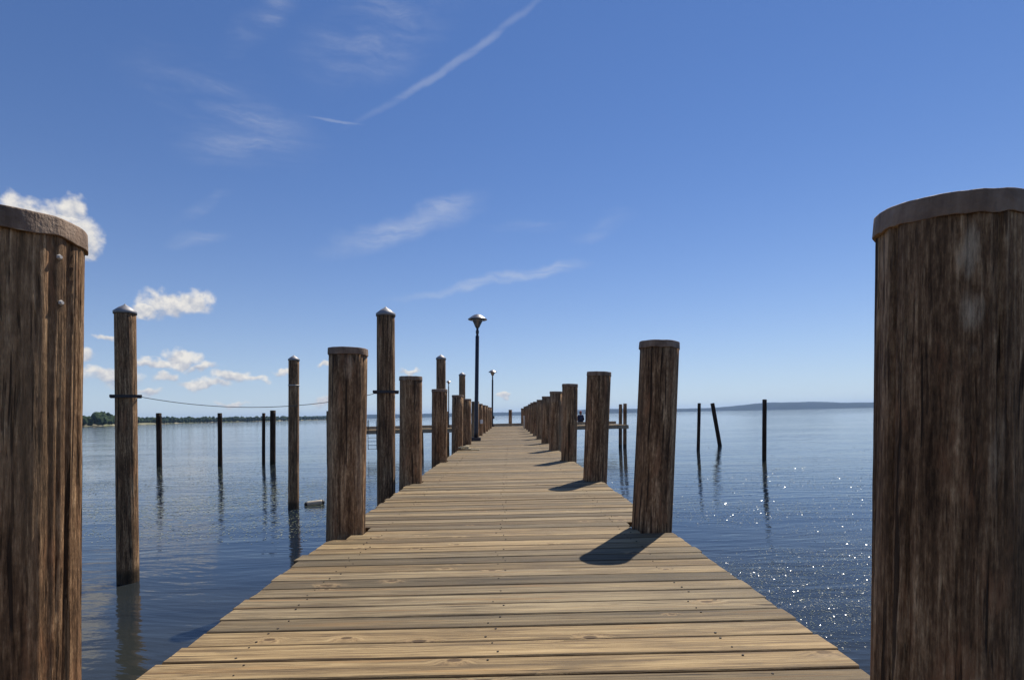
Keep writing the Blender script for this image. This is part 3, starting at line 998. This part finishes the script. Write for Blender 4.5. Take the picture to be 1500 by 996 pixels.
def lamp(x, y, height, s, lean, label, box_on=False):
    root = thing('lamp_post', (x, y, 0.004), label, 'lamp', 'lamp posts on the pier')
    link('base_plate', box('base_plate', -0.17 * s, 0.17 * s, -0.17 * s, 0.17 * s, 0, 0.12 * s, 0.012), M_LAMP, root)
    H = height
    link('pole', lathe('pole', [(0.075 * s, 0.10 * s), (0.072 * s, 0.3), (0.066 * s, H - 0.78 * s), (0.05 * s, H - 0.76 * s), (0.04 * s, H - 0.72 * s), (0.058 * s, H - 0.66 * s), (0.058 * s, H - 0.60 * s), (0.042 * s, H - 0.55 * s), (0.042 * s, H - 0.5 * s), (0.07 * s, H - 0.47 * s)], 20), M_LAMP, root)
    lm = link('lamp_head', lathe('lamp_head', [(0.06 * s, H - 0.48 * s), (0.085 * s, H - 0.44 * s), (0.12 * s, H - 0.36 * s), (0.18 * s, H - 0.24 * s), (0.225 * s, H - 0.17 * s)], 32), M_HOOD, root)
    link('lamp_hood', lathe('lamp_hood', [(0.225 * s, H - 0.172 * s), (0.33 * s, H - 0.20 * s), (0.345 * s, H - 0.185 * s), (0.31 * s, H - 0.155 * s), (0.22 * s, H - 0.085 * s), (0.12 * s, H - 0.025 * s), (0.04 * s, H), (0.008, H + 0.004)], 36), M_HOOD, root)
    if box_on:
        link('switch_box', box('switch_box', 0.06, 0.17, -0.06, 0.06, 0.62, 0.84, 0.008), M_LAMP, root)
    root.rotation_euler = (0, lean, 0)
    return root


p = on_plane(696.7, 645.5, 0)
lamp(p.x + 0.02, 19.8, 4.47, 1.0, 0.034, 'tall black lamp post with metal hood and square foot between the deck edge pilings')
p = on_plane(723.2, 623.4, 0)
lamp(p.x, min(p.y, 44.5), 4.5, 1.0, 0.028, 'hooded black lamp post where the deck meets the cross platform, small box on its pole', True)
lamp(at_depth(657, 615, 44.3).x, 44.3, 3.72, 0.6, 0.02, 'smallest black lamp post, out on the cross platform behind the pilings')

# ------------------------------------------------------------------ small things
p = on_plane(769, 627.6, 0)
o = link('white_rod', lathe('white_rod', [(0.035, 0.0), (0.035, 0.76), (0.038, 0.77), (0.038, 0.8), (0.01, 0.81)], 12), M_WHITE)  # plain thin white cylinder standing on the deck
o.location = (0.90, 34.4, 0.004)
tag(o, 'thin white pipe standing upright on the deck edge among far pilings', 'rod')

# old rope lying at a piling foot
rr_ = random.Random(8)
pts = []
for i in range(120):
    a_ = i / 120 * math.pi * 2 * 4.3
    rad = 0.085 + 0.03 * math.sin(i * 0.31) + 0.02 * math.sin(i * 0.113 + 1)
    pts.append((-1.17 + 0.035 * math.sin(i * 0.05) + rad * 1.25 * math.cos(a_), 14.43 + rad * 0.8 * math.sin(a_), 0.024 + 0.075 * (i / 120) + rr_.uniform(0, 0.004)))
for i in range(1, 22):
    pts.append((pts[119][0] + 0.02 * i, pts[119][1] - 0.012 * i - 0.02 * math.sin(i * 0.5), max(0.022, pts[119][2] - 0.012 * i)))
tag(link('rope_coil', tube('rope_coil', pts, 0.017, 7), M_ROPE), 'small untidy heap of pale rope on the deck at a piling foot', 'rope')


def float_log():
    p = on_plane(461.5, 739.5, WATER)
    root = thing('mooring_float', (p.x, p.y, WATER), 'pale barrel-shaped float with black ends lying in the water', 'float')
    root.rotation_euler = (0, R(-4), R(16))
    L_, r_ = 0.22, 0.085
    def cyl(name, prof, mat):
        me = lathe(name, prof, 28)
        o = link(name, me, mat, root)
        o.rotation_euler = (0, R(90), 0)
        o.location = (0, 0, 0.055)
        return o
    cyl('barrel', [(r_ * 0.95, -L_), (r_, -L_ + 0.02), (r_ * 1.04, 0), (r_, L_ - 0.02), (r_ * 0.95, L_)], M_FLOAT)
    cyl('end_cap', [(0.03, -L_ - 0.09), (r_ * 0.6, -L_ - 0.075), (r_ * 0.93, -L_ - 0.03), (r_ * 0.97, -L_ - 0.002)], M_BLACK)
    cyl('end_cap', [(r_ * 0.97, L_ + 0.002), (r_ * 0.9, L_ + 0.03), (r_ * 0.55, L_ + 0.06), (0.03, L_ + 0.07)], M_BLACK)


float_log()


# ------------------------------------------------------------------ the person sitting on the far kerb
def skin_mesh(name, pts, edges, radii, root=0, levels=2):
    bm = bmesh.new()
    lay = bm.verts.layers.skin.verify()
    vs_ = [bm.verts.new(p) for p in pts]
    for a, b in edges:
        bm.edges.new((vs_[a], vs_[b]))
    for i, v in enumerate(vs_):
        rr = radii[i]
        v[lay].radius = rr if isinstance(rr, tuple) else (rr, rr)
        v[lay].use_root = (i == root)
    me = bpy.data.meshes.new(name)
    bm.to_mesh(me)
    bm.free()
    return me


def skinned(name, pts, edges, radii, mat, parent, root=0):
    me = skin_mesh(name, pts, edges, radii, root)
    o = link(name, me, mat, parent)
    o.modifiers.new('skin', 'SKIN').use_smooth_shade = True
    sb = o.modifiers.new('smooth', 'SUBSURF')
    sb.levels = 2
    sb.render_levels = 2
    return o


M_SKIN = mat_simple('skin', (0.55, 0.33, 0.25), 0.6, 0, 0.06, 9)
M_NAVY = mat_simple('navy_cloth', (0.018, 0.024, 0.06), 0.85, 0, 0.25, 12)
M_JEAN = mat_simple('blue_jeans', (0.03, 0.05, 0.11), 0.9, 0, 0.25, 14)
M_HAIR = mat_simple('brown_hair', (0.16, 0.09, 0.055), 0.7, 0, 0.3, 30)
M_REDCAP = mat_simple('red_cloth', (0.33, 0.06, 0.055), 0.85, 0, 0.2, 14)
pp = at_depth(850.5, 616, 45.2)
per = thing('person', (pp.x, 45.19, 0.217), 'person in a dark blue jacket and red cap sitting on the kerb, seen from behind', 'person')
per.rotation_euler = (0, 0.02, 0)
# x right, y away from the pier, z up; seat at z = 0
BP = [(0, 0, 0.10), (0, 0.0, 0.28), (0, 0.01, 0.46), (0, 0.02, 0.55), (0, 0.025, 0.59), (0, 0.04, 0.68), (0, 0.05, 0.78),
      (0.17, 0.02, 0.50), (0.24, -0.01, 0.28), (0.25, -0.01, 0.08),
      (-0.17, 0.02, 0.50), (-0.24, -0.01, 0.28), (-0.25, -0.01, 0.08),
      (0.10, 0.08, 0.08), (0.12, 0.46, 0.08), (0.12, 0.50, -0.34), (0.12, 0.60, -0.37),
      (-0.10, 0.08, 0.08), (-0.12, 0.46, 0.08), (-0.12, 0.50, -0.34), (-0.12, 0.60, -0.37)]
BE = [(0, 1), (1, 2), (2, 3), (3, 4), (4, 5), (5, 6), (2, 7), (7, 8), (8, 9), (2, 10), (10, 11), (11, 12), (0, 13), (13, 14), (14, 15), (15, 16), (0, 17), (17, 18), (18, 19), (19, 20)]
BR = [(0.15, 0.11), (0.14, 0.10), (0.15, 0.10), 0.08, 0.075, (0.105, 0.115), (0.09, 0.10), 0.062, 0.05, 0.035, 0.062, 0.05, 0.035,
      0.085, 0.065, 0.048, 0.04, 0.085, 0.065, 0.048, 0.04]
skinned('body', BP, BE, BR, M_SKIN, per)
ji = [0, 1, 2, 3, 7, 8, 10, 11]
je = [(0, 1), (1, 2), (2, 3), (2, 4), (4, 5), (2, 6), (6, 7)]
jp = [BP[i] for i in ji]
jp[5] = (0.247, -0.01, 0.12)
jp[7] = (-0.247, -0.01, 0.12)
jp[0] = (0, 0, 0.03)
mid5 = [(0.17, 0.02, 0.50), (-0.17, 0.02, 0.50)]
skinned('jacket', jp, je, [(0.20, 0.15), (0.18, 0.14), (0.19, 0.14), 0.085, 0.095, 0.075, 0.095, 0.075], M_NAVY, per)
for s in (1, -1):
    link('shoe', box('shoe', s * 0.12 - 0.05, s * 0.12 + 0.05, 0.45, 0.70, -0.44, -0.34, 0.03), M_BLACK, per)
skinned('trousers', [(0, 0.01, 0.085), (0.10, 0.08, 0.09), (0.12, 0.46, 0.085), (0.12, 0.50, -0.28), (-0.10, 0.08, 0.09), (-0.12, 0.46, 0.085), (-0.12, 0.50, -0.28)],
        [(0, 1), (1, 2), (2, 3), (0, 4), (4, 5), (5, 6)], [(0.165, 0.13), 0.11, 0.085, 0.07, 0.12, 0.085, 0.07], M_JEAN, per)
cp = lathe('cap', [(0.100, 0.755), (0.104, 0.775), (0.10, 0.815), (0.08, 0.85), (0.045, 0.872), (0.006, 0.878)], 24)
hr = link('hair', lathe('hair', [(0.06, 0.60), (0.092, 0.63), (0.106, 0.68), (0.108, 0.73), (0.10, 0.765)], 24), M_HAIR, per)
hr.location = (0, 0.036, 0)
co = link('cap', cp, M_REDCAP, per)
co.location = (0, 0.055, 0)

# ------------------------------------------------------------------ floating water weed and added sun-glitter flakes (uncountable)
M_WEED_GLITTER, ntw, bsw = material('weed_and_glitter_flakes')
g_ = ntw.new('ShaderNodeNewGeometry')
nn = ntw.noise(g_.outputs['Position'], 3.0, 3, 0.6)
ntw.put(bsw.inputs['Base Color'], ntw.mix(ntw.ramp(nn, 0.35, 0.65), (0.16, 0.19, 0.10), (0.34, 0.34, 0.22)))
bsw.inputs['Roughness'].default_value = 0.22
bsw.inputs['IOR'].default_value = 1.45
V, Fc = [], []
rg = random.Random(99)


def weed_glitter_patch(n, y0, y1, side0, side1, thr, tilt, smin, smax, mode):
    """bits spread over the lake between two bearings (x per metre of y), thinning out towards both ends"""
    made = tries = 0
    while made < n and tries < n * 12:
        tries += 1
        f = rg.triangular(0, 1, mode)
        y = 1.0 / ((1 - f) / y1 + f / y0)
        x = y * rg.uniform(side0, side1)
        k = noise.noise((x * 0.16, y * 0.30, 3.1)) + 0.5 * noise.noise((x * 0.6, y * 1.1, 7.7))
        if k < thr + rg.uniform(-0.4, 0.4):
            continue
        s = rg.uniform(smin, smax) * (0.45 + 0.06 * y)
        a_ = rg.uniform(0, 6.283)
        ux, uy = math.cos(a_) * s, math.sin(a_) * s
        vx, vy = -math.sin(a_) * s * rg.uniform(0.25, 0.6), math.cos(a_) * s * rg.uniform(0.25, 0.6)
        t1, t2 = rg.gauss(0, tilt), rg.gauss(0, tilt)
        b = len(V)
        z = WATER + 0.004 + s * 0.1
        V.extend([(x - ux, y - uy, z - s * t1), (x + vx, y + vy, z + s * 0.4 * t2), (x + ux, y + uy, z + s * t1), (x - vx, y - vy, z - s * 0.4 * t2)])
        Fc.append((b, b + 1, b + 2, b + 3))
        made += 1


weed_glitter_patch(70000, 6.0, 42, 0.15, 1.3, -0.2, 0.15, 0.005, 0.015, 0.22)  # glossy flakes added and tilted so they glint as sun glitter
weed_glitter_patch(30000, 12, 70, -1.5, -0.2, -0.05, 0.04, 0.012, 0.034, 0.45)
tag(link('weed_and_glitter', mesh('weed_and_glitter', V, Fc), M_WEED_GLITTER), 'scattered bits of floating water weed, with flakes added as sun glitter, on the lake', 'weed', kind='stuff')

# ------------------------------------------------------------------ haze over the lake
me = box('haze', -14000, 14000, -3500, 14000, WATER - 1.0, 130.0)
hz = bpy.data.objects.new('haze', me)
COL.objects.link(hz)
hm = bpy.data.materials.new('lake_haze')
hm.use_nodes = True
hn = NT(hm.node_tree)
ho = hn.new('ShaderNodeOutputMaterial')
pv = hn.new('ShaderNodeVolumePrincipled')
pv.inputs['Color'].default_value = (0.42, 0.64, 1.0, 1)
pv.inputs['Density'].default_value = 0.00006
pv.inputs['Anisotropy'].default_value = 0.2
hn.t.links.new(pv.outputs[0], ho.inputs['Volume'])
me.materials.append(hm)
tag(hz, kind='stuff', label='thin pale haze hanging over the lake', cat='haze')
